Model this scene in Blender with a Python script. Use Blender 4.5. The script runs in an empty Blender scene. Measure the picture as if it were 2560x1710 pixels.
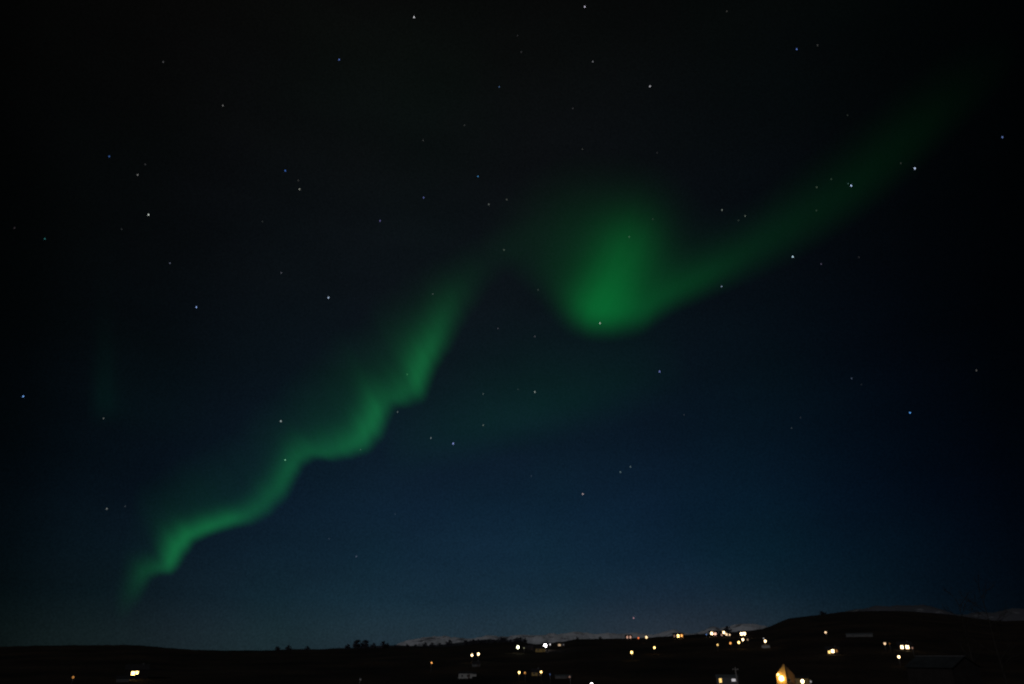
import bpy, bmesh, math, random
from mathutils import Vector, Matrix, noise
random.seed(7)
C = bpy.data.collections.new("northern_lights_night")
bpy.context.scene.collection.children.link(C)
SC = bpy.context.scene

# ------------------------------------------------------------------ camera
CZ = 1.7                     # eye height over the hillside the photographer stands on
F = 24.0 / 36.0 * 2560       # focal length in photo pixels (24 mm on full frame)
PITCH = math.atan((1640 - 855) / F)
cam_d = bpy.data.cameras.new("camera")
cam = bpy.data.objects.new("camera", cam_d)
C.objects.link(cam)
cam_d.lens = 24.0; cam_d.sensor_width = 36.0
cam_d.clip_start = 0.1; cam_d.clip_end = 200000.0
cam.location = (0, 0, CZ)
cam.rotation_euler = (math.pi / 2 + PITCH, 0, 0)
cam_d.dof.use_dof = True                 # fast lens, focus a little short of infinity
cam_d.dof.focus_distance = 6.0
cam_d.dof.aperture_fstop = 24.0 / 15.5
SC.camera = cam
SC.view_settings.view_transform = 'Standard'
SC.view_settings.look = 'None'
SC.view_settings.exposure = 0.0
SC.view_settings.gamma = 1.0
SC.cycles.use_denoising = True
SC.cycles.max_bounces = 3
SC.cycles.filter_width = 1.5
SC.render.film_transparent = False

def ray(px, py):
    """world direction through a point of the photo"""
    x = (px - 1280) / F; y = (855 - py) / F
    d = Vector((x, math.cos(PITCH) - y * math.sin(PITCH), math.sin(PITCH) + y * math.cos(PITCH)))
    return d.normalized()
def azel(px, py):
    d = ray(px, py)
    return math.atan2(d.x, d.y), math.atan2(d.z, math.hypot(d.x, d.y))
def lerp_table(t, x):
    if x <= t[0][0]: return t[0][1]
    for (a, b), (c, d) in zip(t, t[1:]):
        if x <= c: return b + (d - b) * (x - a) / (c - a)
    return t[-1][1]

def s2l(v):
    v /= 255.0
    return v / 12.92 if v <= 0.04045 else ((v + 0.055) / 1.055) ** 2.4
def lin(r, g, b): return (s2l(r), s2l(g), s2l(b), 1.0)

# ------------------------------------------------------------------ node helpers
class NT:
    def __init__(s, tree): s.t = tree; s.n = tree.nodes; s.l = tree.links
    def new(s, kind, **kw):
        n = s.n.new(kind)
        for k, v in kw.items(): setattr(n, k, v)
        return n
    def put(s, sock, v):
        if isinstance(v, bpy.types.NodeSocket): s.l.new(v, sock)
        elif v is not None: sock.default_value = v
    def math(s, op, a, b=None, c=None, clamp=False):
        n = s.new('ShaderNodeMath', operation=op); n.use_clamp = clamp
        for i, v in enumerate((a, b, c)): s.put(n.inputs[i], v)
        return n.outputs[0]
    def ramp(s, fac, stops, interp='B_SPLINE'):
        n = s.new('ShaderNodeValToRGB'); cr = n.color_ramp; cr.interpolation = interp
        while len(cr.elements) > 1: cr.elements.remove(cr.elements[-1])
        for i, (p, c) in enumerate(stops):
            e = cr.elements[0] if i == 0 else cr.elements.new(p)
            e.position = p; e.color = c if len(c) == 4 else (*c, 1)
        s.put(n.inputs[0], fac); return n.outputs[0]
    def fcurve(s, x, pts, handle='AUTO_CLAMPED'):
        n = s.new('ShaderNodeFloatCurve'); cu = n.mapping.curves[0]
        n.mapping.use_clip = True; n.mapping.extend = 'HORIZONTAL'
        while len(cu.points) > 2: cu.points.remove(cu.points[-1])
        cu.points[0].location = pts[0]; cu.points[1].location = pts[-1]
        for p in pts[1:-1]: cu.points.new(*p)
        for p in cu.points: p.handle_type = handle
        n.mapping.update()
        s.put(n.inputs['Value'], x); return n.outputs[0]
    def vec(s, op, a, b=None):
        n = s.new('ShaderNodeVectorMath', operation=op)
        s.put(n.inputs[0], a); s.put(n.inputs[1], b)
        return n.outputs[0]
    def mix(s, fac, a, b, blend='MIX'):
        n = s.new('ShaderNodeMix', data_type='RGBA', blend_type=blend)
        s.put(n.inputs[0], fac); s.put(n.inputs[6], a); s.put(n.inputs[7], b)
        return n.outputs[2]

# ------------------------------------------------------------------ night sky (world)
w = bpy.data.worlds.new("World"); SC.world = w; w.use_nodes = True
nt = NT(w.node_tree); nt.n.clear()
tc = nt.new('ShaderNodeTexCoord')
sep = nt.new('ShaderNodeSeparateXYZ'); nt.l.new(tc.outputs['Generated'], sep.inputs[0])
X, Y, Z = sep.outputs
az = nt.math('ARCTAN2', X, Y)                                        # 0 = straight ahead, + right
hor = nt.math('SQRT', nt.math('ADD', nt.math('MULTIPLY', X, X), nt.math('MULTIPLY', Y, Y)))
el = nt.math('ARCTAN2', Z, hor)
elf = nt.math('MULTIPLY', el, 1 / math.radians(60), clamp=True)
lat = nt.math('ARCSINE', X)                                          # angle off to the side
azf = nt.math('ADD', nt.math('MULTIPLY', lat, 1 / math.radians(120)), 0.5, clamp=True)
def ep(py): return max(0.0, azel(1280, py)[1] / math.radians(60))
sky_col = nt.ramp(elf, [
    (0.0,      lin(35, 50, 61)),
    (ep(1590), lin(33, 50, 62)),
    (ep(1500), lin(23, 44, 60)),
    (ep(1400), lin(18, 39, 57)),
    (ep(1284), lin(14, 33, 51)),
    (ep(1100), lin(12, 27, 40)),
    (ep(950),  lin(11, 22, 31)),
    (ep(750),  lin(12, 19, 25)),
    (ep(428),  lin(11, 15, 17)),
    (ep(150),  lin(10, 12, 12)),
    (ep(0),    lin(8, 9, 9)),
    (1.0,      lin(5, 6, 6))], 'LINEAR')
def ap(px, py=1100): return math.asin(ray(px, py).x) / math.radians(120) + 0.5
def gy(v): return (v, v, v, 1)
side = nt.ramp(azf, [(0.0, gy(0.04)), (ap(-150), gy(0.06)), (ap(60), gy(0.16)), (ap(220), gy(0.31)), (ap(420), gy(0.41)),
                     (ap(640), gy(0.645)), (ap(950), gy(0.90)), (ap(1350), gy(0.92)), (ap(1650), gy(0.80)), (ap(1900), gy(0.59)),
                     (ap(2100), gy(0.38)), (ap(2300), gy(0.21)), (ap(2500), gy(0.10)), (ap(2700), gy(0.06)), (1.0, gy(0.04))], 'LINEAR')
hue = nt.ramp(azf, [(0.0, (1.2, 1.0, 0.8)), (ap(100), (1.2, 1.0, 0.78)), (ap(700), (1.04, 1.0, 0.92)), (ap(1300), (0.97, 0.98, 0.98)), (ap(1900), (0.8, 0.96, 1.03)), (ap(2400), (0.72, 0.95, 1.05))], 'LINEAR')
nz = nt.new('ShaderNodeTexNoise'); nz.inputs['Scale'].default_value = 4.5; nz.inputs['Detail'].default_value = 3
streak = nt.new('ShaderNodeMapping'); streak.inputs['Rotation'].default_value = (0, 0.22, 0); streak.inputs['Scale'].default_value = (1, 1, 3.2)
nt.l.new(tc.outputs['Generated'], streak.inputs['Vector']); nt.l.new(streak.outputs[0], nz.inputs['Vector'])
fine = nt.new('ShaderNodeTexNoise'); fine.inputs['Scale'].default_value = 420; fine.inputs['Detail'].default_value = 2   # fine camera grain put into the sky
nt.l.new(tc.outputs['Generated'], fine.inputs['Vector'])
thin = nt.math('ADD', nt.math('MULTIPLY', nz.outputs['Fac'], 0.5), 0.75)
thin = nt.math('MULTIPLY', thin, nt.math('ADD', nt.math('MULTIPLY', fine.outputs['Fac'], 0.8), 0.6))      # very thin air glow, uneven, with the grain
nz2 = nt.new('ShaderNodeTexNoise'); nz2.inputs['Scale'].default_value = 3.0; nz2.inputs['Detail'].default_value = 2
nt.l.new(nt.vec('ADD', tc.outputs['Generated'], (4.2, 1.7, 3.1)), nz2.inputs['Vector'])
tint = nt.ramp(nz2.outputs['Fac'], [(0.3, (1.08, 0.95, 1.02)), (0.5, (1, 1, 1)), (0.72, (0.88, 1.12, 0.98))], 'LINEAR')
col = nt.mix(1.0, sky_col, side, 'MULTIPLY'); col = nt.mix(1.0, col, hue, 'MULTIPLY'); col = nt.mix(1.0, col, tint, 'MULTIPLY')
# warm light of the village scattered low in the air above it
ga = nt.math('MULTIPLY', nt.math('SUBTRACT', az, azel(1690, 1570)[0]), 1 / 0.16); ge = nt.math('MULTIPLY', nt.math('SUBTRACT', el, 0.02), 1 / 0.05)
gl = nt.math('EXPONENT', nt.math('MULTIPLY', nt.math('ADD', nt.math('MULTIPLY', ga, ga), nt.math('MULTIPLY', ge, ge)), -1.0))
warm = nt.new('ShaderNodeVectorMath', operation='SCALE'); warm.inputs[0].default_value = (0.0075, 0.0035, 0.001); nt.put(warm.inputs['Scale'], gl)
col = nt.vec('ADD', col, warm.outputs[0])
bg = nt.new('ShaderNodeBackground'); nt.put(bg.inputs[0], col); nt.put(bg.inputs[1], thin)
out = nt.new('ShaderNodeOutputWorld'); nt.l.new(bg.outputs[0], out.inputs[0])

# ------------------------------------------------------------------ moon
moon_d = bpy.data.lights.new("moon", 'SUN'); moon_d.energy = 0.30; moon_d.angle = math.radians(0.5)
moon_d.color = (0.92, 0.93, 1.0)
moon = bpy.data.objects.new("moon", moon_d); C.objects.link(moon)
moon.rotation_euler = Vector((0.5, 0.8, -0.40)).to_track_quat('-Z', 'Y').to_euler()

# ------------------------------------------------------------------ materials
MATS = {}
def surf(name, base, rough=0.85, noise_scale=None, amount=0.35, metallic=0.0, bump=0.0):
    if name in MATS: return MATS[name]
    m = bpy.data.materials.new(name); m.use_nodes = True; t = NT(m.node_tree)
    p = t.n['Principled BSDF']
    p.inputs['Roughness'].default_value = rough; p.inputs['Metallic'].default_value = metallic
    p.inputs['Specular IOR Level'].default_value = 0.2
    if noise_scale:
        tcn = t.new('ShaderNodeTexCoord'); n = t.new('ShaderNodeTexNoise')
        n.inputs['Scale'].default_value = noise_scale; n.inputs['Detail'].default_value = 6
        t.l.new(tcn.outputs['Object'], n.inputs['Vector'])
        lo = tuple(c * (1 - amount) for c in base); hi = tuple(min(1, c * (1 + amount)) for c in base)
        t.put(p.inputs['Base Color'], t.ramp(n.outputs['Fac'], [(0.3, lo), (0.7, hi)], 'LINEAR'))
        if bump:
            b = t.new('ShaderNodeBump'); b.inputs['Strength'].default_value = bump
            t.l.new(n.outputs['Fac'], b.inputs['Height']); t.l.new(b.outputs[0], p.inputs['Normal'])
    else: p.inputs['Base Color'].default_value = (*base, 1)
    MATS[name] = m; return m
def glow(col, strength, sample=True):
    key = ('glow', tuple(round(c, 3) for c in col), round(strength, 4), sample)
    if key in MATS: return MATS[key]
    m = bpy.data.materials.new("light_emitting"); m.use_nodes = True; t = NT(m.node_tree); t.n.clear()
    e = t.new('ShaderNodeEmission'); e.inputs[0].default_value = (*col, 1); e.inputs[1].default_value = strength
    o = t.new('ShaderNodeOutputMaterial'); t.l.new(e.outputs[0], o.inputs[0])
    if not sample: m.cycles.emission_sampling = 'NONE'
    MATS[key] = m; return m

# ------------------------------------------------------------------ object helpers
def link(name, mesh, mat=None, parent=None):
    o = bpy.data.objects.new(name, mesh); C.objects.link(o)
    if mat: mesh.materials.append(mat)
    if parent: o.parent = parent
    return o
def from_bm(name, bm, mat, parent=None, smooth=False):
    me = bpy.data.meshes.new(name); bm.normal_update(); bm.to_mesh(me); bm.free()
    if smooth:
        for p in me.polygons: p.use_smooth = True
    return link(name, me, mat, parent)
def tag(o, label=None, cat=None, group=None, kind=None):
    if label: o['label'] = label
    if cat: o['category'] = cat
    if group: o['group'] = group
    if kind: o['kind'] = kind
    return o
def thing(name, loc, rz, label, cat, group=None):
    o = bpy.data.objects.new(name, None); C.objects.link(o)
    o.empty_display_size = 0.3
    o.location = loc; o.rotation_euler = (0, 0, rz)
    return tag(o, label, cat, group)
def copy_thing(root):
    r = root.copy(); C.objects.link(r)
    for ch in list(root.children):
        c = ch.copy(); C.objects.link(c); c.parent = r
        for g in list(ch.children):
            d = g.copy(); C.objects.link(d); d.parent = c
    return r
def box(bm, x0, x1, y0, y1, z0, z1):
    v = [bm.verts.new((x, y, z)) for x in (x0, x1) for y in (y0, y1) for z in (z0, z1)]
    for f in ((0, 1, 3, 2), (4, 6, 7, 5), (0, 4, 5, 1), (2, 3, 7, 6), (0, 2, 6, 4), (1, 5, 7, 3)):
        bm.faces.new([v[i] for i in f])
def tube(bm, a, b, ra, rb, n=8):
    a = Vector(a); b = Vector(b); q = (b - a).to_track_quat('Z', 'Y')
    ra_, rb_ = [], []
    for i in range(n):
        t = 2 * math.pi * i / n; c = Vector((math.cos(t), math.sin(t), 0))
        ra_.append(bm.verts.new(a + q @ (c * ra))); rb_.append(bm.verts.new(b + q @ (c * rb)))
    for i in range(n):
        j = (i + 1) % n; bm.faces.new((ra_[i], ra_[j], rb_[j], rb_[i]))
    bm.faces.new(ra_[::-1]); bm.faces.new(rb_)
def poly_prism(bm, pts, y0, y1):
    a = [bm.verts.new((x, y0, z)) for x, z in pts]; b = [bm.verts.new((x, y1, z)) for x, z in pts]
    bm.faces.new(a); bm.faces.new(b[::-1])
    for i in range(len(pts)):
        j = (i + 1) % len(pts); bm.faces.new((a[j], a[i], b[i], b[j]))

# ------------------------------------------------------------------ ground
RIDGE = [(-400, 1616), (0, 1617), (100, 1614), (200, 1613), (320, 1612), (360, 1614), (400, 1618), (480, 1624), (560, 1626), (640, 1626),
         (720, 1625), (800, 1624), (870, 1622), (950, 1620), (1000, 1617), (1060, 1617), (1120, 1617), (1200, 1608), (1260, 1606), (1310, 1606),
         (1340, 1611), (1400, 1605), (1440, 1598), (1500, 1597), (1560, 1596), (1640, 1593), (1700, 1588), (1760, 1585), (1820, 1581),
         (1880, 1576), (1905, 1572), (1930, 1564), (1950, 1554), (1972, 1546), (2020, 1540), (2060, 1536), (2100, 1530), (2160, 1528),
         (2240, 1527), (2300, 1530), (2380, 1537), (2440, 1546), (2500, 1553), (2560, 1551), (2900, 1545)]
RAZ = [(azel(px, py)[0], azel(px, py)[1]) for px, py in RIDGE]
RDIST = [(azel(px, 1600)[0], d) for px, d in ((-400, 880), (0, 900), (640, 930), (1280, 980), (1800, 1000), (1890, 1120), (1990, 1550), (2300, 1800), (2900, 1800))]
NEAR = [(0, 0.0), (8, 0.0), (20, -0.6), (60, -2.2), (120, -4.4), (250, -8.6), (330, -9.3)]
def ground_z(a, r):
    R = lerp_table(RDIST, a)
    zr = CZ + R * math.tan(lerp_table(RAZ, a))
    if r <= 330: return lerp_table(NEAR, r) + 0.25 * min(1, r / 60) * noise.noise(Vector((a * r * 0.05, r * 0.05, 0)))
    p = Vector((math.sin(a) * r, math.cos(a) * r, 0))
    n = noise.fractal(p * 0.012, 1.0, 2.0, 4)
    if r <= R:
        t = (r - 330) / (R - 330)
        return -9.3 + (zr + 9.3) * t + n * 1.3 * math.sin(math.pi * t) + 0.15 * noise.noise(p * 0.09) + (0.45 * noise.fractal(p * 0.11, 1.0, 2.0, 3) if r > 700 else 0)
    return max(zr - (r - R) * 0.09, -25 - (r - R) * 0.0005)
def place(px, py, h):
    """point on the line of sight that stands h metres above the ground"""
    a, e = azel(px, py); R = lerp_table(RDIST, a)
    r = 240.0
    while r < R - 6:
        if ground_z(a, r) + h >= CZ + r * math.tan(e): break
        r += 2.0
    z = CZ + r * math.tan(e)
    return a, r, Vector((math.sin(a) * r, math.cos(a) * r, z)), ground_z(a, r)
def m_per_px(r): return r / F
azs = [math.radians(v) for v in list(range(-180, -50, 5))] + [math.radians(-48 + 0.16 * i) for i in range(601)] + [math.radians(v) for v in range(50, 180, 5)]
rads = [0.6, 3, 8, 14, 20, 30, 45, 60, 80, 100, 120, 150, 180, 210, 250, 290, 330]
frac = [i / 46 for i in range(1, 47)]
beyond = [8, 25, 60, 150, 400, 1000, 2500, 7000, 30000]
vs = [(0, 0, 0)]; fs = []
for a in azs:
    R = lerp_table(RDIST, a)
    for r in rads + [330 + (R - 330) * f for f in frac] + [R + b for b in beyond]:
        vs.append((math.sin(a) * r, math.cos(a) * r, ground_z(a, r)))
NR = len(rads) + len(frac) + len(beyond); NA = len(azs)
for i in range(NA):
    j = (i + 1) % NA
    fs.append((0, 1 + j * NR, 1 + i * NR)[::-1] if False else (0, 1 + j * NR, 1 + i * NR))
    for k in range(NR - 1):
        fs.append((1 + i * NR + k, 1 + j * NR + k, 1 + j * NR + k + 1, 1 + i * NR + k + 1))
me = bpy.data.meshes.new("ground"); me.from_pydata(vs, [], fs)
for p in me.polygons: p.use_smooth = True
heath = bpy.data.materials.new("winter_heath"); heath.use_nodes = True
t = NT(heath.node_tree); p = t.n['Principled BSDF']; p.inputs['Roughness'].default_value = 0.95; p.inputs['Specular IOR Level'].default_value = 0.1
tcn = t.new('ShaderNodeTexCoord')
n1 = t.new('ShaderNodeTexNoise'); n1.inputs['Scale'].default_value = 0.016; n1.inputs['Detail'].default_value = 8; n1.inputs['Roughness'].default_value = 0.6
n2 = t.new('ShaderNodeTexNoise'); n2.inputs['Scale'].default_value = 0.35; n2.inputs['Detail'].default_value = 5
for n in (n1, n2): t.l.new(tcn.outputs['Object'], n.inputs['Vector'])
cA = t.ramp(n1.outputs['Fac'], [(0.32, (0.012, 0.009, 0.007)), (0.5, (0.034, 0.023, 0.016)), (0.68, (0.062, 0.040, 0.026))], 'LINEAR')
cB = t.ramp(n2.outputs['Fac'], [(0.3, (0.6, 0.6, 0.6)), (0.7, (1.25, 1.2, 1.1))], 'LINEAR')
t.put(p.inputs['Base Color'], t.mix(1.0, cA, cB, 'MULTIPLY'))
g = link("ground", me, heath); tag(g, kind='structure')

# ------------------------------------------------------------------ snowy mountains far behind
def snow_mat(name, cover, scale):
    m = bpy.data.materials.new(name); m.use_nodes = True; t = NT(m.node_tree); p = t.n['Principled BSDF']
    p.inputs['Roughness'].default_value = 0.8
    tcn = t.new('ShaderNodeTexCoord'); mp = t.new('ShaderNodeMapping'); mp.inputs['Scale'].default_value = (1, 1, 2.2)
    t.l.new(tcn.outputs['Object'], mp.inputs['Vector'])
    n = t.new('ShaderNodeTexNoise'); n.inputs['Scale'].default_value = scale; n.inputs['Detail'].default_value = 7; n.inputs['Roughness'].default_value = 0.62
    t.l.new(mp.outputs[0], n.inputs['Vector'])
    t.put(p.inputs['Base Color'], t.ramp(n.outputs['Fac'], [(cover - 0.06, (0.8, 0.8, 0.83)), (cover + 0.07, (0.10, 0.10, 0.115))], 'LINEAR'))
    return m
def mountains(name, table, dist, mat, label_kind='structure', seed=0, rough=1.0):
    tz = [(azel(px, py)[0], azel(px, py)[1]) for px, py in table]
    a0, a1 = tz[0][0], tz[-1][0]; na = 420; nr = 26
    vs, fs = [], []
    for i in range(na + 1):
        a = a0 + (a1 - a0) * i / na
        for k in range(nr + 1):
            tt = k / nr
            r = dist * (0.80 + 0.30 * tt)
            e = lerp_table(tz, a)
            top = CZ + dist * math.tan(e)
            u = tt / 0.6667
            prof = u ** 0.8 if u < 1 else max(0, 1 - (u - 1) * 1.6)
            pnt = Vector((math.sin(a) * r, math.cos(a) * r, seed * 1000.0))
            rg = noise.fractal(pnt * 0.0045, 1.0, 2.1, 6)
            amp = dist * 0.0030 * rough * (min(1, u * 2) if u < 1 else 1) * (1 if abs(u - 1) > 0.08 else 0.7)
            vs.append((math.sin(a) * r, math.cos(a) * r, -30 + (top + 30) * prof + rg * amp))
    for i in range(na):
        for k in range(nr):
            q = i * (nr + 1) + k
            fs.append((q, q + nr + 1, q + nr + 2, q + 1))
    me = bpy.data.meshes.new(name); me.from_pydata(vs, [], fs)
    for p in me.polygons: p.use_smooth = True
    o = link(name, me, mat); tag(o, kind='structure'); return o
mountains("mountains", [(930, 1622), (985, 1612), (1030, 1598), (1060, 1593), (1090, 1592), (1150, 1591), (1185, 1596), (1230, 1592), (1275, 1587), (1320, 1586), (1380, 1585),
    (1450, 1583), (1500, 1583), (1550, 1586), (1600, 1587), (1622, 1586), (1650, 1580), (1682, 1575), (1700, 1580), (1740, 1579), (1758, 1572), (1772, 1566), (1788, 1567),
    (1800, 1573), (1815, 1569), (1832, 1562), (1850, 1560), (1870, 1557), (1890, 1558), (1905, 1563), (1925, 1568), (1960, 1580)], 11000, snow_mat("mountain_snow", 0.58, 0.0034), seed=1, rough=1.5)
mountains("mountains", [(2070, 1536), (2110, 1526), (2160, 1519), (2200, 1513), (2235, 1510), (2290, 1512), (2340, 1519), (2380, 1528), (2420, 1532), (2450, 1527), (2480, 1530), (2510, 1521),
    (2530, 1517), (2560, 1522), (2620, 1516), (2700, 1525)], 7500, snow_mat("mountain_snow_patchy_dim", 0.36, 0.0030), seed=2, rough=1.3)  # dimmer light on this range put in as lower snow cover
mountains("hills", [(600, 1626), (660, 1625), (720, 1622), (800, 1623), (880, 1619), (950, 1613), (990, 1611), (1030, 1614), (1080, 1613), (1130, 1609), (1180, 1602), (1215, 1598), (1250, 1599), (1300, 1604), (1345, 1612)],
    4200, surf("bare_hillside", (0.05, 0.048, 0.055), 0.9, 0.004, 0.4), seed=3, rough=0.5)

# ------------------------------------------------------------------ stars (small shining bodies, all very far away)
STAR_R = 26000.0
STARS = [
 (1035, 43, (215, 215, 220), 1.15, "bright white star near the top edge, left of centre"),
 (1462, 17, (200, 195, 215), 1.1, "white star almost touching the top edge"),
 (1625, 216, (180, 180, 185), 1.1, "lone white star high above the round aurora curl"),
 (1482, 154, (110, 110, 115), 1.0, "grey star midway between the two white stars up top"),
 (1817, 28, (62, 60, 58), 0.9, "dim star by the top edge, right of centre"),
 (1432, 271, (58, 58, 60), 0.9, "dim star left of the lone white star above the curl"),
 (1456, 373, (62, 64, 60), 0.9, "dim star straight above the top of the aurora curl"),
 (1303, 130, (56, 56, 58), 0.9, "lower of two dim stars one above the other near the top centre"),
 (1294, 89, (48, 48, 50), 0.9, "upper of two dim stars one above the other near the top centre"),
 (1643, 382, (46, 46, 50), 0.9, "faint star below the lone white star above the curl"),
 (408, 155, (74, 74, 76), 0.95, "dim grey star in the dark top left corner of the sky"),
 (557, 264, (110, 110, 108), 1.0, "grey star below and right of the dim one in the top left corner"),
 (273, 391, (52, 84, 140), 1.0, "deep blue star in the upper left sky"),
 (363, 411, (60, 60, 62), 0.9, "dim star just right of the deep blue upper left star"),
 (344, 437, (120, 120, 118), 1.0, "grey star just below the dim one in the upper left sky"),
 (371, 537, (205, 212, 205), 1.05, "bright white star in the upper left sky"),
 (36, 570, (54, 48, 52), 0.9, "dim star close to the left edge, above a teal one"),
 (112, 597, (40, 96, 96), 1.0, "teal star near the left edge"),
 (304, 573, (48, 50, 50), 0.9, "faint star left below the bright white upper left star"),
 (425, 658, (86, 90, 108), 0.95, "blue grey star between the bright white and bright blue left stars"),
 (491, 768, (140, 170, 230), 1.1, "bright blue star in the middle of the left sky"),
 (848, 149, (80, 104, 170), 1.05, "blue star left below the bright white top star"),
 (1248, 217, (66, 90, 124), 0.95, "dim blue star near the upper centre of the sky"),
 (1058, 351, (66, 66, 66), 0.9, "dim grey star in the dark upper centre, lower of two"),
 (1161, 313, (56, 58, 58), 0.9, "dim grey star in the dark upper centre, upper of two"),
 (713, 427, (64, 108, 190), 1.05, "saturated blue star above the small grey pair, left of centre"),
 (746, 451, (66, 66, 64), 0.85, "faint upper star of the close grey pair left of centre"),
 (749, 473, (150, 152, 142), 1.0, "brighter lower star of the close grey pair left of centre"),
 (1195, 441, (60, 124, 176), 1.0, "cyan blue star near the upper centre, left of the curl"),
 (1059, 494, (96, 106, 168), 1.0, "violet blue star left of the cyan blue one"),
 (950, 552, (104, 100, 156), 1.0, "mauve star between the violet blue star and the left aurora"),
 (1222, 511, (104, 110, 106), 1.0, "grey star of a pair left of the aurora curl, lower one"),
 (1267, 499, (86, 90, 84), 0.95, "grey star of a pair left of the aurora curl, higher one"),
 (703, 682, (96, 98, 108), 0.95, "dim grey star left above the ice blue star"),
 (821, 744, (190, 212, 240), 1.1, "ice blue bright star left of where the ribbon aurora fades upward"),
 (1260, 625, (92, 106, 94), 0.95, "dim star in the green glow just left of the curl"),
 (1082, 735, (74, 86, 82), 0.9, "dim star at the fading top end of the ribbon aurora"),
 (1245, 821, (72, 74, 82), 0.9, "dim star in the dark gap left below the curl"),
 (656, 554, (50, 54, 54), 0.9, "faint star left below the close grey pair"),
 (1337, 841, (84, 86, 92), 0.95, "dim star left below the bottom of the curl"),
 (1345, 725, (66, 76, 74), 0.9, "dim star on the soft left rim of the curl"),
 (1500, 808, (190, 206, 192), 1.1, "white star shining on the bright bottom tip of the curl"),
 (1573, 592, (70, 108, 84), 0.9, "dim greenish star inside the upper part of the curl"),
 (1632, 548, (58, 72, 62), 0.85, "faint star on the upper right rim of the curl"),
 (1805, 525, (118, 126, 118), 1.0, "grey star above the right aurora arm, left one of a pair"),
 (1863, 540, (102, 112, 102), 0.95, "grey star above the right aurora arm, right one of a pair"),
 (1846, 551, (62, 72, 66), 0.85, "faint star tucked under the grey pair above the right arm"),
 (1804, 716, (128, 146, 168), 1.0, "blue grey star below the right aurora arm"),
 (1992, 123, (82, 108, 176), 1.05, "blue star of the uneven pair in the upper right sky"),
 (2044, 113, (66, 66, 64), 0.9, "dim grey star of the uneven pair in the upper right sky"),
 (2119, 288, (46, 50, 46), 0.85, "faint star high over the outer end of the right arm"),
 (2252, 408, (56, 58, 54), 0.85, "faint star just left of the blue white star near the right arm's end"),
 (2287, 421, (200, 218, 250), 1.15, "bright blue white star past the end of the right aurora arm"),
 (2506, 343, (92, 114, 168), 1.05, "blue star close to the right edge of the sky"),
 (2128, 464, (190, 212, 255), 1.15, "bright blue star on the lower edge of the right aurora arm"),
 (2120, 459, (70, 100, 96), 0.75, "tiny dim companion touching the bright blue star on the arm"),
 (2042, 468, (78, 92, 78), 0.9, "dim star inside the right arm, left of the bright blue one"),
 (2078, 448, (56, 72, 58), 0.85, "faint star inside the right arm, nearest the bright blue one"),
 (2041, 526, (54, 70, 58), 0.85, "faint star inside the right arm near its lower edge"),
 (1982, 642, (205, 238, 255), 1.15, "brightest icy white star, under the right aurora arm"),
 (2053, 660, (82, 76, 96), 0.95, "dim mauve star right of the brightest icy white star"),
 (2147, 643, (46, 46, 48), 0.85, "faint star farther right of the dim mauve star"),
 (58, 991, (112, 162, 230), 1.1, "bright blue star near the left edge, lower half of the sky"),
 (259, 1046, (92, 96, 94), 0.95, "grey star in the lower left sky, upper of two"),
 (267, 1272, (112, 118, 116), 1.0, "grey star in the lower left sky, lower of two"),
 (313, 1266, (52, 60, 66), 0.85, "faint star close beside the lower grey star in the lower left sky"),
 (702, 1053, (172, 186, 184), 1.05, "white star just above the middle of the ribbon aurora"),
 (713, 1150, (120, 190, 150), 1.0, "pale star shining through the ribbon aurora"),
 (901, 1124, (68, 100, 90), 0.85, "faint star under the bright belly of the ribbon aurora"),
 (994, 1030, (96, 110, 110), 0.95, "dim star tucked below the ribbon's upper lobe"),
 (1018, 936, (60, 130, 86), 0.85, "faint greenish star in the upper lobe of the ribbon aurora"),
 (1077, 1095, (116, 128, 130), 1.0, "grey star just left above the bright violet blue star"),
 (1133, 1109, (160, 180, 255), 1.15, "bright violet blue star below the ribbon's upper lobe"),
 (1208, 985, (88, 102, 100), 0.95, "dim star in the faint green band, upper of two in a column"),
 (1208, 1063, (108, 122, 116), 1.0, "grey star at the faint green band, lower of two in a column"),
 (1337, 980, (152, 164, 158), 1.05, "white grey star in the middle of the faint green band"),
 (1295, 973, (52, 66, 66), 0.85, "faint star left of the white grey one in the faint green band"),
 (1649, 929, (122, 136, 208), 1.05, "violet blue star below the curl, right of centre"),
 (1576, 1167, (100, 120, 120), 0.95, "right upper star of the close teal pair above the village"),
 (1551, 1180, (104, 126, 126), 0.95, "left lower star of the close teal pair above the village"),
 (1457, 1235, (176, 160, 160), 1.1, "pinkish white star alone in the blue sky above the village"),
 (1710, 1037, (54, 60, 68), 0.85, "faint star right below the violet blue one, in the dark centre right"),
 (1328, 1190, (54, 66, 80), 0.85, "faint star left above the lone pinkish star"),
 (2129, 946, (70, 80, 98), 0.95, "dim blue grey star in the lower right sky"),
 (2153, 961, (42, 44, 50), 0.8, "faint star hugging the dim blue grey one in the lower right sky"),
 (2441, 926, (82, 80, 78), 0.95, "dim grey star near the right edge, lower half of the sky"),
 (2275, 1032, (84, 150, 225), 1.15, "bright blue star in the dark lower right sky"),
 (1979, 1070, (60, 68, 74), 0.9, "lower of two dim stars in the blue sky right of centre"),
 (2001, 1044, (48, 52, 58), 0.85, "upper of two dim stars in the blue sky right of centre"),
 (891, 1391, (78, 88, 108), 0.95, "pale elongated star low in the blue sky under the ribbon"),
 (823, 1347, (52, 66, 82), 0.85, "faint star left above the pale low star under the ribbon"),
 (988, 1285, (52, 68, 84), 0.85, "faint star right above the pale low star under the ribbon"),
 (1584, 1545, (160, 120, 130), 1.1, "reddish star hanging just over the lit ridge"),
]
sbm = bmesh.new(); bmesh.ops.create_icosphere(sbm, subdivisions=2, radius=1.0)
star_me = bpy.data.meshes.new("star"); sbm.to_mesh(star_me); sbm.free()
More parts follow.
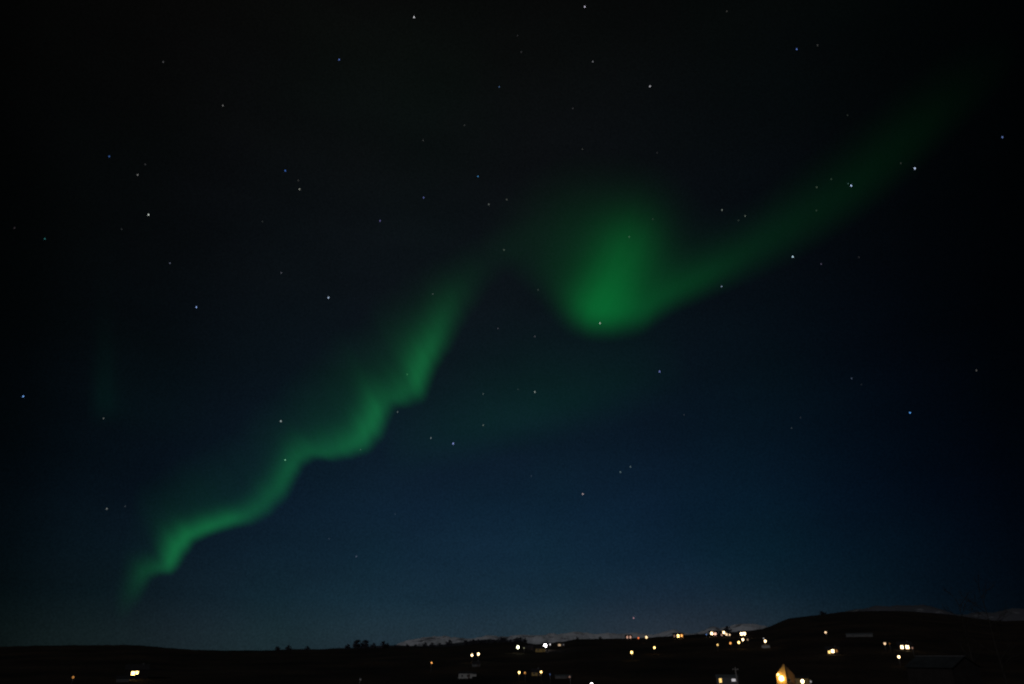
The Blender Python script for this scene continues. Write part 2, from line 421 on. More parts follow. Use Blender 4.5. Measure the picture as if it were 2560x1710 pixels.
star_me.materials.append(glow((1, 1, 1), 1.0, False))
STAR_GAIN = 1.1
for px, py, c, sz, lab in STARS:
    o = bpy.data.objects.new("star", star_me); C.objects.link(o)
    d = ray(px, py)
    o.location = Vector((0, 0, CZ)) + d * STAR_R
    r = STAR_R / math.sqrt(1) * (1.45 * sz) / F
    o.rotation_euler = d.to_track_quat('Y', 'Z').to_euler()
    o.scale = (r * 0.85, r * 0.85, r * 1.2)
    l = lin(*c); k = max(l[:3])
    o.material_slots[0].link = 'OBJECT'
    o.material_slots[0].material = glow(tuple(v / k for v in l[:3]), k * STAR_GAIN, False)
    tag(o, lab, "star", "stars scattered over the night sky")

# ------------------------------------------------------------------ aurora: glowing volumes far up in the air
AURORA_DIST = 30000.0; AT = 420.0           # distance and thickness of the curtains
def aurora(name, label, origin, ang, length, edge, amp, height, soft, shear, color, strength, tail=0.2, tail_len=3.0, rays=0.0, sample_n=56, gamma=2.0, cut=0.012, lobes=(), far=0.0, ragged=0.0):
    AD = AURORA_DIST + far
    """curtain: lower border edge(x), brightness amp(x), height(x) and softness soft(x), all in photo pixels along the curtain's own axis"""
    S = AD / F
    ca, sa = math.cos(ang), math.sin(ang)
    fwd = Vector((0, math.cos(PITCH), math.sin(PITCH))); up = Vector((0, -math.sin(PITCH), math.cos(PITCH))); rt = Vector((1, 0, 0))
    ax = rt * ca + up * sa; azv = -rt * sa + up * ca
    M = Matrix((ax, fwd, azv)).transposed().to_4x4()
    M.translation = Vector((0, 0, CZ)) + fwd * AD + rt * ((origin[0] - 1280) * S) + up * ((855 - origin[1]) * S)
    M = M @ Matrix.Scale(S, 4)      # one local unit = one photo pixel at that distance
    ty = AT / S / 2
    # ---- material
    m = bpy.data.materials.new(name); m.use_nodes = True; t = NT(m.node_tree); t.n.clear()
    tcn = t.new('ShaderNodeTexCoord'); sp = t.new('ShaderNodeSeparateXYZ'); t.l.new(tcn.outputs['Object'], sp.inputs[0])
    x, z = sp.outputs[0], sp.outputs[2]
    emin = min(v for _, v in edge) - 1; emax = max(v for _, v in edge) + 1
    hmax = max(v for _, v in height); smax = max(v for _, v in soft); amax = max(v for _, v in amp)
    def cur(xx, tab, lo, hi, handle='AUTO_CLAMPED'):
        u = t.math('MULTIPLY', xx, 1 / length, clamp=True)
        f = t.fcurve(u, [(p / length, (v - lo) / (hi - lo)) for p, v in tab], handle)
        return t.math('ADD', t.math('MULTIPLY', f, hi - lo), lo)
    if ragged:                        # the border wavers a little
        wob = t.new('ShaderNodeTexNoise', noise_dimensions='1D'); wob.inputs['Scale'].default_value = 0.014; wob.inputs['Detail'].default_value = 2
        t.put(wob.inputs['W'], x)
        z = t.math('ADD', z, t.math('MULTIPLY', t.math('SUBTRACT', wob.outputs['Fac'], 0.5), ragged))
    h0 = t.math('SUBTRACT', z, cur(x, edge, emin, emax, 'VECTOR' if ragged else 'AUTO_CLAMPED'))
    x1 = t.math('SUBTRACT', x, t.math('MULTIPLY', t.math('MAXIMUM', h0, 0.0), shear))
    A = cur(x1, amp, 0, amax); H = cur(x1, height, 0, hmax); Sf = cur(x1, soft, 0, smax)
    s = t.math('DIVIDE', h0, Sf)
    rise = t.new('ShaderNodeMapRange', interpolation_type='SMOOTHERSTEP'); t.put(rise.inputs[0], s)
    rise.inputs[1].default_value = -1.0; rise.inputs[2].default_value = 1.0
    hp = t.math('MAXIMUM', h0, 0.0); q = t.math('DIVIDE', hp, H)
    core = t.math('EXPONENT', t.math('MULTIPLY', t.math('POWER', q, gamma), -1.0))
    tl = t.math('MULTIPLY', t.math('EXPONENT', t.math('MULTIPLY', t.math('POWER', t.math('DIVIDE', q, tail_len), 1.5), -1.0)), tail)
    prof = t.math('ADD', t.math('MULTIPLY', core, 1 - tail), tl)
    I = t.math('MULTIPLY', t.math('MULTIPLY', A, rise.outputs[0]), prof)
    for cx, cz, sx, sz, rot, la in lobes:
        cr, sr = math.cos(rot), math.sin(rot)
        dx = t.math('SUBTRACT', x, cx); dz = t.math('SUBTRACT', z, cz)
        u_ = t.math('ADD', t.math('MULTIPLY', dx, cr / sx), t.math('MULTIPLY', dz, sr / sx))
        v_ = t.math('ADD', t.math('MULTIPLY', dx, -sr / sz), t.math('MULTIPLY', dz, cr / sz))
        g_ = t.math('EXPONENT', t.math('MULTIPLY', t.math('ADD', t.math('MULTIPLY', u_, u_), t.math('MULTIPLY', v_, v_)), -0.5))
        I = t.math('ADD', I, t.math('MULTIPLY', t.math('MULTIPLY', g_, la), rise.outputs[0]))
    if rays:
        nzr = t.new('ShaderNodeTexNoise', noise_dimensions='2D'); nzr.inputs['Scale'].default_value = 1.0; nzr.inputs['Detail'].default_value = 3
        cm = t.new('ShaderNodeCombineXYZ'); t.put(cm.inputs[0], t.math('MULTIPLY', x1, 0.036)); t.put(cm.inputs[1], t.math('MULTIPLY', z, 0.008))
        t.l.new(cm.outputs[0], nzr.inputs['Vector'])
        I = t.math('MULTIPLY', I, t.math('ADD', t.math('MULTIPLY', nzr.outputs['Fac'], 2 * rays), 1 - rays))
    I = t.math('MAXIMUM', t.math('SUBTRACT', I, cut), 0.0)
    e = t.new('ShaderNodeEmission'); e.inputs[0].default_value = (*color, 1)
    t.put(e.inputs[1], t.math('MULTIPLY', I, strength / AT))
    o_ = t.new('ShaderNodeOutputMaterial'); t.l.new(e.outputs[0], o_.inputs['Volume'])
    # ---- hull that just encloses the light
    def glow_at(xx, zz):
        h0 = zz - lerp_table(edge, xx); hp = max(h0, 0.0); x1 = xx - shear * hp
        q = hp / lerp_table(height, x1); u = min(1.0, max(0.0, (h0 / lerp_table(soft, x1) + 1) / 2))
        rise = u * u * u * (u * (u * 6 - 15) + 10)
        I = lerp_table(amp, x1) * rise * ((1 - tail) * math.exp(-q ** gamma) + tail * math.exp(-(q / tail_len) ** 1.5))
        for cx, cz, sx, sz, rot, la in lobes:
            cr, sr = math.cos(rot), math.sin(rot); dx = xx - cx; dz = zz - cz
            I += la * rise * math.exp(-0.5 * (((dx * cr + dz * sr) / sx) ** 2 + ((dz * cr - dx * sr) / sz) ** 2))
        return I * (1 + rays * 0.5) - cut
    cols = []
    zlo = emin - smax; zhi = emax + hmax * 5
    for i in range(sample_n + 1):
        xx = length * i / sample_n
        hits = [zlo + (zhi - zlo) * j / 400 for j in range(401) if glow_at(xx, zlo + (zhi - zlo) * j / 400) > 0]
        cols.append((min(hits), max(hits)) if hits else None)
    i0 = max(0, min(i for i, c in enumerate(cols) if c) - 1); i1 = min(sample_n, max(i for i, c in enumerate(cols) if c) + 1)
    prog = []
    for i in range(i0, i1 + 1):
        near = [c for c in cols[max(0, i - 1):i + 2] if c]
        prog.append((length * i / sample_n, min(c[0] for c in near) - 8, max(c[1] for c in near) + 14))
    vs, fs = [], []
    for xx, zl, zh in prog:
        for yy in (-ty, ty):
            vs += [(xx, yy, zl), (xx, yy, zh)]
    n = len(prog)
    for i in range(n - 1):
        a = 4 * i; b = a + 4
        fs += [(a, b, b + 1, a + 1), (a + 2, a + 3, b + 3, b + 2), (a, a + 2, b + 2, b), (a + 1, b + 1, b + 3, a + 3)]
    fs += [(0, 1, 3, 2), (4 * n - 4, 4 * n - 2, 4 * n - 1, 4 * n - 3)]
    me = bpy.data.meshes.new(name); me.from_pydata(vs, [], fs); me.validate()
    bm = bmesh.new(); bm.from_mesh(me); bmesh.ops.recalc_face_normals(bm, faces=bm.faces); bm.to_mesh(me); bm.free()
    ob = link(name, me, m); ob.matrix_world = M
    tag(ob, label, "aurora", "aurora bands across the sky")
    return ob

def along(pts, origin, ang):
    """photo points -> (x, z) in the curtain's own axes"""
    ca, sa = math.cos(ang), math.sin(ang); r = []
    for px, py in pts:
        dx, dy = px - origin[0], origin[1] - py
        r.append((dx * ca + dy * sa, -dx * sa + dy * ca))
    return r
K = 2560 / 2347
# the long folded ribbon: points of its lower border in the photo with brightness, height, softness
rib = [(262, 1450, 0, 60, 60), (290, 1400, .06, 60, 50), (318, 1352, .20, 60, 40), (338, 1322, .30, 56, 30), (362, 1312, .36, 56, 24), (388, 1310, .60, 64, 24),
       (402, 1292, .90, 66, 28), (418, 1262, 1.0, 60, 30), (440, 1234, .92, 52, 26), (480, 1217, .88, 50, 24), (525, 1205, .84, 50, 26), (575, 1190, .56, 56, 32), (612, 1168, .50, 64, 34),
       (640, 1138, .54, 66, 36), (664, 1104, .62, 64, 34), (688, 1062, .54, 70, 28), (716, 1046, .50, 80, 26), (760, 1048, .56, 86, 28), (800, 1040, .70, 84, 32), (836, 1022, .90, 80, 38),
       (862, 990, 1.0, 84, 42), (880, 956, .80, 90, 38), (900, 930, .50, 90, 32), (932, 920, .52, 94, 36), (957, 902, .80, 92, 42), (974, 870, .92, 84, 42), (992, 830, .80, 80, 42), (1014, 786, .50, 84, 48), (1042, 736, .27, 90, 56),
       (1078, 684, .115, 90, 66), (1120, 638, .045, 95, 72), (1180, 590, .022, 100, 78), (1260, 545, .014, 110, 84), (1340, 480, .0, 130, 80)]
ang = math.radians(40)
org = (262 * K, 1450 * K)
xz = along([(p[0] * K, p[1] * K) for p in rib], org, ang)
L = xz[-1][0]
aurora("aurora_ribbon", "long folded green aurora ribbon climbing from the left horizon to the middle", org, ang, L,
       xz, [(x, p[2]) for (x, z), p in zip(xz, rib)], [(x, p[3] * K * 0.68) for (x, z), p in zip(xz, rib)], [(x, p[4] * K * 0.88) for (x, z), p in zip(xz, rib)],
       0.25, (0.03, 1.0, 0.24), 0.118, tail=0.07, tail_len=2.2, rays=0.13, ragged=12.0, lobes=[(*along([(px * K, py * K)], org, ang)[0], sx * K, sz * K, rot, la) for px, py, sx, sz, rot, la in (
           (740, 945, 140, 60, 0.0, .065), (945, 800, 100, 58, 0.1, .07), (450, 1145, 100, 60, -0.1, .05), (1120, 630, 120, 60, 0.0, .02))])
# the round curl with the arm to the right: lower border along the photo's x
curl = [(1080, 560, 0, 90, 60), (1150, 605, .01, 90, 60), (1210, 642, .015, 80, 80), (1255, 678, .045, 80, 84), (1290, 712, .13, 88, 76), (1325, 735, .34, 90, 60), (1360, 748, .45, 88, 52), (1395, 750, .46, 84, 50), (1430, 745, .45, 82, 52), (1470, 737, .45, 78, 50),
        (1510, 712, .43, 74, 48), (1550, 690, .38, 70, 46), (1600, 668, .31, 70, 48), (1660, 640, .22, 74, 56), (1740, 600, .145, 92, 72), (1830, 552, .108, 106, 84), (1920, 498, .086, 116, 92), (2000, 444, .066, 126, 98), (2080, 384, .046, 136, 100), (2170, 312, .028, 140, 102), (2280, 228, .013, 145, 104), (2400, 130, .0, 150, 100)]
org = (1080 * K, 560 * K)
xz = along([(p[0] * K, p[1] * K) for p in curl], org, 0.0)
L = xz[-1][0]
aurora("aurora_curl", "round bright green aurora curl with a long faint arm to the right", org, 0.0, L,
       xz, [(x, p[2]) for (x, z), p in zip(xz, curl)], [(x, p[3] * K) for (x, z), p in zip(xz, curl)], [(x, p[4] * K) for (x, z), p in zip(xz, curl)],
       0.40, (0.0, 1.0, 0.16), 0.092, tail=0.22, tail_len=1.35, rays=0.07, cut=0.007, far=900.0, lobes=[(*along([(px * K, py * K)], org, 0.0)[0], sx * K, sz * K, rot, la) for px, py, sx, sz, rot, la in (
           (1402, 652, 50, 92, -0.42, .55), (1376, 708, 58, 52, 0.0, .34), (1362, 572, 105, 92, 0.0, .135), (1444, 566, 48, 50, 0.0, .15), (1310, 600, 100, 80, 0.3, .03))])
# the weak second band under them
weak = [(880, 1085, 0, 120, 70), (960, 1055, .5, 140, 70), (1060, 1030, .8, 150, 70), (1180, 1000, 1.0, 150, 70), (1300, 965, .95, 140, 75), (1400, 935, .7, 130, 75), (1500, 905, .35, 120, 75), (1600, 880, 0, 110, 75)]
org = (880 * K, 1085 * K)
xz = along([(p[0] * K, p[1] * K) for p in weak], org, math.radians(14))
aurora("faint_aurora", "barely visible dull green aurora band below the gap between ribbon and curl", org, math.radians(14), xz[-1][0],
       xz, [(x, p[2]) for (x, z), p in zip(xz, weak)], [(x, p[3] * K) for (x, z), p in zip(xz, weak)], [(x, p[4] * K) for (x, z), p in zip(xz, weak)],
       0.0, (0.0, 1.0, 0.35), 0.0085, tail=0.2, tail_len=1.8, rays=0.1, far=1800.0)
# faint upright ray in the left of the sky
wl = [(196, 965, 0, 120, 50), (218, 955, .5, 130, 50), (243, 950, 1.0, 140, 50), (264, 955, .6, 130, 50), (300, 970, .28, 140, 60), (410, 1000, .14, 150, 70), (520, 1010, 0, 150, 70)]
org = (196 * K, 965 * K)
xz = along([(p[0] * K, p[1] * K) for p in wl], org, 0.0)
aurora("faint_aurora", "very weak upright teal aurora ray in the left part of the sky", org, 0.0, xz[-1][0],
       xz, [(x, p[2]) for (x, z), p in zip(xz, wl)], [(x, p[3] * K) for (x, z), p in zip(xz, wl)], [(x, p[4] * K) for (x, z), p in zip(xz, wl)],
       0.0, (0.0, 1.0, 0.6), 0.0032, tail=0.2, tail_len=1.8, rays=0.15, far=2700.0)

# ------------------------------------------------------------------ trees
bark = surf("tree_bark", (0.03, 0.025, 0.02), 0.95, 3.0)
leafm = surf("bare_twigs_and_needles", (0.075, 0.075, 0.09), 0.9, 1.2, 0.5)
def make_tree(name, h, wd, seed, label, cat, group, conifer):
    rnd = random.Random(seed)
    root = thing(name, (0, 0, 0), 0, label, cat, group)
    bm = bmesh.new()
    tube(bm, (0, 0, -0.3), (0.1, 0, h * 0.55), h * 0.035, h * 0.02); tube(bm, (0.1, 0, h * 0.55), (0.05, 0.1, h * 0.93), h * 0.02, h * 0.006)
    clumps = []
    for i in range(14):
        t_ = 0.06 + 0.88 * i / 13
        ww = wd * ((1.05 - t_) if conifer else math.sin(math.pi * min(1, t_ * 0.9 + 0.1)) ** 0.7) * rnd.uniform(0.55, 1.1)
        a = rnd.uniform(0, 6.28); e = Vector((math.cos(a) * ww, math.sin(a) * ww, h * t_ + ww * (0.1 if conifer else 0.35)))
        tube(bm, (0.06, 0, h * t_ * 0.9), e, h * 0.012, h * 0.004, 5)
        clumps += [(e, h * 0.10), (e * 0.5 + Vector((0, 0, h * t_ * 0.5)), h * 0.10)]
    clumps.append((Vector((0, 0, h * 0.95)), h * 0.06))
    for i in range(26):                       # skirt of low twigs down to the ground
        a = i * 0.53 * math.pi; q = wd * rnd.uniform(0.2, 0.95)
        clumps.append((Vector((math.cos(a) * q, math.sin(a) * q, h * rnd.uniform(0.02, 0.5))), h * 0.12))
    from_bm("trunk", bm, bark, root)
    bm = bmesh.new()
    for c, rr in clumps:
        rr *= rnd.uniform(0.6, 1.2)
        for k in range(60):
            d = Vector((rnd.gauss(0, 1), rnd.gauss(0, 1), rnd.gauss(0, 0.8))) * rr * 0.6
            s = h * 0.032 * rnd.uniform(0.6, 1.4); q = Vector((rnd.gauss(0, 1), rnd.gauss(0, 1), rnd.gauss(0, 1))).to_track_quat('Z', 'Y')
            o = c + d
            bm.faces.new([bm.verts.new(o + q @ Vector(v)) for v in ((-s, -s * .6, 0), (s, -s * .6, 0), (s * .7, s * .8, 0), (-s * .7, s * .8, 0))])
    from_bm("crown", bm, leafm, root)
    return root
RT = [  # px, py of the foot, height in photo px, kind, label
 (694, 1626, 8, 1, "low dark bush on the flat skyline, first bush right of the bare left ridge"),
 (720, 1626, 10, 1, "low dark bush on the skyline, taller neighbour of the first bush"),
 (768, 1625, 8, 1, "small lone dark bush on the skyline between bushes and the split trees"),
 (868, 1623, 10, 1, "low round shrub left of the split dark trees on the skyline"),
 (892, 1623, 18, 0, "dark tree on the skyline, left half of the split pair"),
 (912, 1623, 17, 0, "dark tree on the skyline, right half of the split pair"),
 (932, 1622, 11, 1, "rounded shrub just right of the split dark trees"),
 (960, 1621, 13, 1, "wide dark shrub in front of the low dark hill"),
 (1122, 1617, 14, 1, "tallest dark bush in front of the left snow slope"),
 (1444, 1600, 5.5, 1, "low dark bush on the ridge under the middle snow slope"),
 (1500, 1598, 5.5, 1, "lowest dark bush on the ridge left of the orange windows"),
 (1819, 1580, 13, 1, "dark round tree silhouetted on the snowy peak"),
 (2058, 1537, 6.5, 1, "dark bush on the left shoulder of the right hill"),
]
protoA = make_tree("bushy_tree", 5.6, 2.1, 3, RT[4][4], "tree", "trees along the skyline", False)
protoB = make_tree("bushy_tree", 5.0, 2.8, 5, RT[0][4], "tree", "trees along the skyline", False)
rr_ = random.Random(21)
for i in range(17):       # the crowded row of bushes nobody could tell apart
    px = 1166 + i * 9.2 + rr_.uniform(-3, 3)
    RT.append((px, 1610, rr_.uniform(6, 11.5), i % 2, "dark bush in the crowded skyline row between the lamp pair and the tall white lamp"))
for i in range(7):
    RT.append((972 + i * 21 + rr_.uniform(-6, 6), 1618, rr_.uniform(5, 10), 1, "low scrub clump in the thin row at the foot of the left snow slope"))
used = set()
for px, py, hpx, kind, lab in RT:
    a, e = azel(px, py); R = lerp_table(RDIST, a) - 4
    src, h0 = ((protoA, 5.6), (protoB, 5.0))[kind]
    o = src if kind not in used else copy_thing(src); used.add(kind)
    o.location = (math.sin(a) * R, math.cos(a) * R, ground_z(a, R) - 0.2)
    k = hpx * m_per_px(R) / h0; wdt = 2.3 if (px == 2058) else 1.3; o.scale = (k * wdt, k * wdt, k); o.rotation_euler = (0, 0, random.uniform(0, 6.28))
    o['label'] = lab
def bare_tree(px, py_top, r, label, seed, h):
    rnd = random.Random(seed); a, e = azel(px, py_top)
    gz = ground_z(a, r)
    root = thing("bare_tree", (math.sin(a) * r, math.cos(a) * r, gz), 0, label, "tree", "bare trees at the right edge")
    tb = bmesh.new(); cb = bmesh.new()
    top = CZ + r * math.tan(e) - gz
    pts = [Vector((rnd.uniform(-.15, .15) * i / 3, rnd.uniform(-.15, .15) * i / 3, top * i / 6)) for i in range(7)]
    for i in range(6): tube(tb, pts[i] + Vector((0, 0, -0.3 if i == 0 else 0)), pts[i + 1], 0.20 * (1 - i / 6.5), 0.20 * (1 - (i + 1) / 6.5), 7)
    def grow(p, d, ln, rad, lev):
        q = p + d * ln
        tube(cb, p, q, rad, rad * 0.6, 5)
        if lev == 0: return
        for _ in range(rnd.choice((2, 3, 3))):
            nd = (d + Vector((rnd.gauss(0, .5), rnd.gauss(0, .5), rnd.gauss(0.15, .3)))).normalized()
            grow(p + d * ln * rnd.uniform(0.5, 1.0), nd, ln * rnd.uniform(0.55, 0.8), rad * 0.6, lev - 1)
    for i in range(15):
        t_ = 0.25 + 0.7 * i / 14; k = t_ * 6; j = min(5, int(k)); p = pts[j].lerp(pts[j + 1], k - j)
        aa = rnd.uniform(0, 6.28)
        grow(p, Vector((math.cos(aa) * .8, math.sin(aa) * .8, rnd.uniform(.5, .9))).normalized(), top * 0.16 * (1.25 - t_ * 0.6), 0.05, 3)
    from_bm("trunk", tb, bark, root); from_bm("crown", cb, bark, root)
bare_tree(2450, 1466, 150, "tall leafless tree against the dark sky, the taller of two at right", 11, 8)
bare_tree(2392, 1492, 165, "shorter leafless tree left of the tall bare one at right", 12, 7)

# ------------------------------------------------------------------ buildings
WHITE = surf("white_painted_wall", (0.42, 0.41, 0.38), 0.8, 0.8, 0.12)
GREYW = surf("grey_rendered_wall", (0.13, 0.127, 0.123), 0.85, 0.8, 0.15)
DARKW = surf("dark_timber_wall", (0.025, 0.02, 0.018), 0.85, 1.0, 0.25)
SHADEW = surf("shaded_gable_brown", (0.2, 0.115, 0.05), 0.85, 1.0, 0.25)  # gable wall, shade of its right half put in as brown
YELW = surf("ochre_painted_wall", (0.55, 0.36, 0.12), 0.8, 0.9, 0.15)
DROOF = surf("dark_metal_roof", (0.035, 0.032, 0.034), 0.6, 1.2, 0.3)
PROOF = surf("pale_metal_roof", (0.10, 0.106, 0.11), 0.6, 0.7, 0.18)
TRIM = surf("window_frame_paint", (0.5, 0.48, 0.45), 0.6)
DGLASS = surf("dark_window_glass", (0.02, 0.022, 0.025), 0.1)
NROOF = surf("dull_sheet_roof", (0.03, 0.032, 0.033), 0.6, 0.7, 0.3)
METAL = surf("galvanised_steel", (0.22, 0.22, 0.22), 0.5, 2.0, 0.2, 0.6)
WOODP = surf("weathered_wood_pole", (0.28, 0.25, 0.22), 0.9, 2.0, 0.2)
DOORM = surf("door_paint", (0.08, 0.05, 0.04), 0.6)
def building(name, label, cat, px, py, wpx, hpx, rpx, wall, roof, windows=(), gable_front=False, depth=None, group=None, door=True, turn=0.0, foot=0.0, chimney=True):
    """front wall centred on px with its foot on photo line py; sizes in photo px; windows = (px, py, w, h, colour or None, strength)"""
    a, r, P, gz = place(px, py, foot)
    k = m_per_px(r) / math.cos(a) ** 0.5
    W, H, RH = wpx * k, hpx * k, rpx * k
    D = depth or max(4.0, W * 0.7)
    root = thing(name, (P.x, P.y, P.z), -a + turn, label, cat, group)
    hw = W / 2
    bm = bmesh.new()
    if gable_front: poly_prism(bm, [(-hw, -1.5), (hw, -1.5), (hw, H), (0, H + RH), (-hw, H)], 0, D)
    else:
        v0 = [(-hw, 0, -1.5), (hw, 0, -1.5), (hw, D, -1.5), (-hw, D, -1.5), (-hw, 0, H), (hw, 0, H), (hw, D, H), (-hw, D, H), (-hw, D / 2, H + RH), (hw, D / 2, H + RH)]
        v = [bm.verts.new(c) for c in v0]
        for f in ((0, 1, 5, 4), (2, 3, 7, 6), (1, 2, 6, 9, 5), (3, 0, 4, 8, 7), (4, 5, 9, 8), (6, 7, 8, 9), (3, 2, 1, 0)): bm.faces.new([v[i] for i in f])
    from_bm("wall", bm, wall, root)
    bm = bmesh.new(); th = 0.16; ov = 0.25
    if gable_front:
        s = RH / hw
        pts = [(-hw - ov, H - ov * s + 0.02), (0, H + RH + 0.02), (hw + ov, H - ov * s + 0.02), (hw + ov, H - ov * s + 0.02 + th), (0, H + RH + 0.02 + th * 1.3), (-hw - ov, H - ov * s + 0.02 + th)]
        poly_prism(bm, pts[::-1], -ov, D + ov)
    else:
        s = RH / (D / 2)
        pr = [(-ov, H - ov * s + 0.02), (D / 2, H + RH + 0.02), (D + ov, H - ov * s + 0.02), (D + ov, H - ov * s + 0.02 + th), (D / 2, H + RH + 0.02 + th * 1.3), (-ov, H - ov * s + 0.02 + th)]
        aL = [bm.verts.new((-hw - ov, y, z)) for y, z in pr]; aR = [bm.verts.new((hw + ov, y, z)) for y, z in pr]
        bm.faces.new(aL[::-1]); bm.faces.new(aR)
        for i in range(6):
            j = (i + 1) % 6; bm.faces.new((aL[i], aL[j], aR[j], aR[i]))
    rf = from_bm("roof", bm, roof, root)
    if chimney:
        bm = bmesh.new()
        if gable_front: box(bm, -0.3, 0.3, D * 0.6, D * 0.6 + 0.6, H + RH - 0.3, H + RH + 0.7)
        else: box(bm, hw * 0.4, hw * 0.4 + 0.6, D / 2 - 0.3, D / 2 + 0.3, H + RH - 0.3, H + RH + 0.7)
        from_bm("chimney", bm, GREYW, rf)
    if door:
        bm = bmesh.new(); box(bm, hw * 0.55 - 0.45, hw * 0.55 + 0.45, -0.05, 0.03, 0.0, min(2.0, H * 0.85))
        from_bm("door", bm, DOORM, root)
    for wx, wy, ww, wh, c, st in windows:
        x = (wx - px) * k; z = (py - wy) * k; ww *= k / 2; wh *= k / 2
        bm = bmesh.new(); f = 0.07
        box(bm, x - ww - f, x - ww, -0.06, 0.02, z - wh - f, z + wh + f); box(bm, x + ww, x + ww + f, -0.06, 0.02, z - wh - f, z + wh + f)
        box(bm, x - ww, x + ww, -0.06, 0.02, z + wh, z + wh + f); box(bm, x - ww, x + ww, -0.06, 0.02, z - wh - f, z - wh)
        wo = from_bm("window", bm, TRIM, root)
        bm = bmesh.new(); box(bm, x - ww, x + ww, -0.03, 0.015, z - wh, z + wh)
        from_bm("pane", bm, glow(c, st * (0.55 if st > 5 else 0.9)) if c else DGLASS, wo)
    return root, k, r
def lamp_post(label, px, py, d_px, col, strength, hp=4.6, group="lamps lighting the hillside village", name="street_lamp"):
    """lamp whose light sits at (px, py); d_px = size of the shining head in photo px"""
    a, r, P, gz = place(px, py, hp)
    k = m_per_px(r)
    rb = d_px * k / 2
    root = thing(name, (P.x, P.y, gz), -a + random.uniform(-0.5, 0.5), label, "lamp", group)
    hz = P.z - gz
    bm = bmesh.new(); tube(bm, (0, rb + 0.25, -0.5), (0, rb + 0.25, hz + rb + 0.25), 0.10, 0.06, 8)
    from_bm("pole", bm, METAL, root, True)
    bm = bmesh.new(); tube(bm, (0, rb + 0.3, hz + rb + 0.2), (0, -rb * 0.2, hz + rb + 0.2), 0.05, 0.05, 6)
    from_bm("arm", bm, METAL, root, True)
    bm = bmesh.new(); tube(bm, (0, 0, hz + rb * 0.82), (0, 0, hz + rb + 0.22), rb * 0.72, 0.1, 12)
    from_bm("lamp_hood", bm, METAL, root)
    bm = bmesh.new(); bmesh.ops.create_icosphere(bm, subdivisions=2, radius=rb, matrix=Matrix.Translation((0, 0, hz)) @ Matrix.Diagonal((0.85, 0.85, 1.0, 1)))
    from_bm("bulb", bm, glow(col, strength), root, True)
    return root
WW = (1.0, 0.70, 0.36); CW = (1.0, 0.95, 0.98); YW = (1.0, 0.64, 0.20); OR = (1.0, 0.42, 0.10); RO = (1.0, 0.20, 0.06); TN = (1.0, 0.68, 0.40); PK = (1.0, 0.55, 0.40); BL = (0.22, 0.42, 1.0)
GW = (0.95, 0.95, 0.58)
LAMPS = [
 (1180, 1638, 5.0, WW, 9, "warm white lamp, lower left one of a close pair below the skyline bushes"),
 (1196, 1635, 5.4, WW, 10, "warm white lamp, upper right one of a close pair below the skyline bushes"),
 (1295, 1618, 6.8, GW, 10, "tall greenish white lamp at the right end of the skyline bush row"),
 (1310, 1620, 2.6, GW, .35, "tiny dim lamp just right of the tall greenish white lamp"),
 (1363, 1614, 8.6, CW, 14, "biggest cold white lamp on the middle slope, under the snow"),
 (1375, 1611, 3.6, CW, 1.0, "small dull lavender lamp touching the biggest cold white lamp"),
 (1298, 1681, 5.0, YW, 10, "warm lamp in the dark lower field, left one beside a dim orange light"),
 (1312, 1682, 4.0, OR, .9, "dim orange lamp in the lower field between two warm ones"),
 (1353, 1680, 4.6, YW, 9, "warm lamp in the lower field with an orange wall glow to its left"),
 (1375, 1686, 3.0, BL, .22, "dim blue light in the lower field right of the warm lamps"),
 (1596, 1595, 3.8, RO, 1.5, "red orange lamp on the ridge between windows and a cream lamp"),
 (1616, 1593, 5.6, WW, 2.2, "round cream lamp on the ridge right of the red orange one"),
 (1579, 1631, 5.4, YW, 10, "yellow lamp alone on the slope, left lower of two"),
 (1636, 1619, 4.6, YW, 9, "yellow lamp alone on the slope, right upper of two"),
 (1766, 1586, 3.6, BL, .35, "small blue lamp on the ridge beside the lit houses"),
 (1824, 1587, 3.8, TN, 1.6, "peach lamp on the ridge just right of the triple window house"),
 (1857, 1599, 5.2, WW, 9, "white lamp below the twin window house, centre of a slanting row"),
 (1869, 1599, 3.8, TN, .4, "dull tan lamp right of the white one below the twin window house"),
 (1847, 1606, 5.0, YW, 9, "warm white lamp, lower left in the slanting row below the twin windows"),
 (1826, 1608, 4.8, OR, 1.6, "amber lamp on the slope left of the slanting lamp row"),
 (1794, 1612, 4.2, YW, 1.6, "lowest yellowish lamp of the ridge village, left of the amber one"),
 (1913, 1603, 5.2, WW, 9, "white lamp above the small pale shed at the foot of the right hill"),
 (1909, 1596, 3.2, CW, .35, "faint grey lamp peeping over the white one above the pale shed"),
 (1479, 1711, 7.0, CW, 12, "cold white lamp cut by the bottom edge of the picture"),
 (2064, 1581, 4.2, TN, 1.9, "lone cream lamp highest on the dark right hill"),
 (2212, 1609, 5.2, TN, 1.3, "soft tan lamp on the right hill left of the twin white windows"),
 (2224, 1609, 3.2, OR, .12, "very faint brown lamp right next to the soft tan one"),
 (2247, 1642, 5.2, WW, 9, "white lamp below the twin white windows on the right hill"),
 (2281, 1620, 3.8, PK, .28, "dull pinkish lamp right of the twin white windows"),
 (2006, 1703, 8.0, WW, 12, "large warm lamp right of the glowing gabled house"),
 (2027, 1704, 4.4, CW, .32, "dull grey lamp farthest right along the bottom edge"),
 (183, 1693, 4.4, OR, .55, "dim orange lamp in the dark far left field"),
 (1079, 1657, 3.8, OR, 1.9, "small orange lamp alone on the dark slope left of the lamp pair"),
 (1424, 1692, 4.0, PK, .25, "dull pink lamp at the end of the long low pale building"),
 (901, 1699, 4.2, CW, .05, "hardly visible grey lamp at the bottom, left of centre"),
]
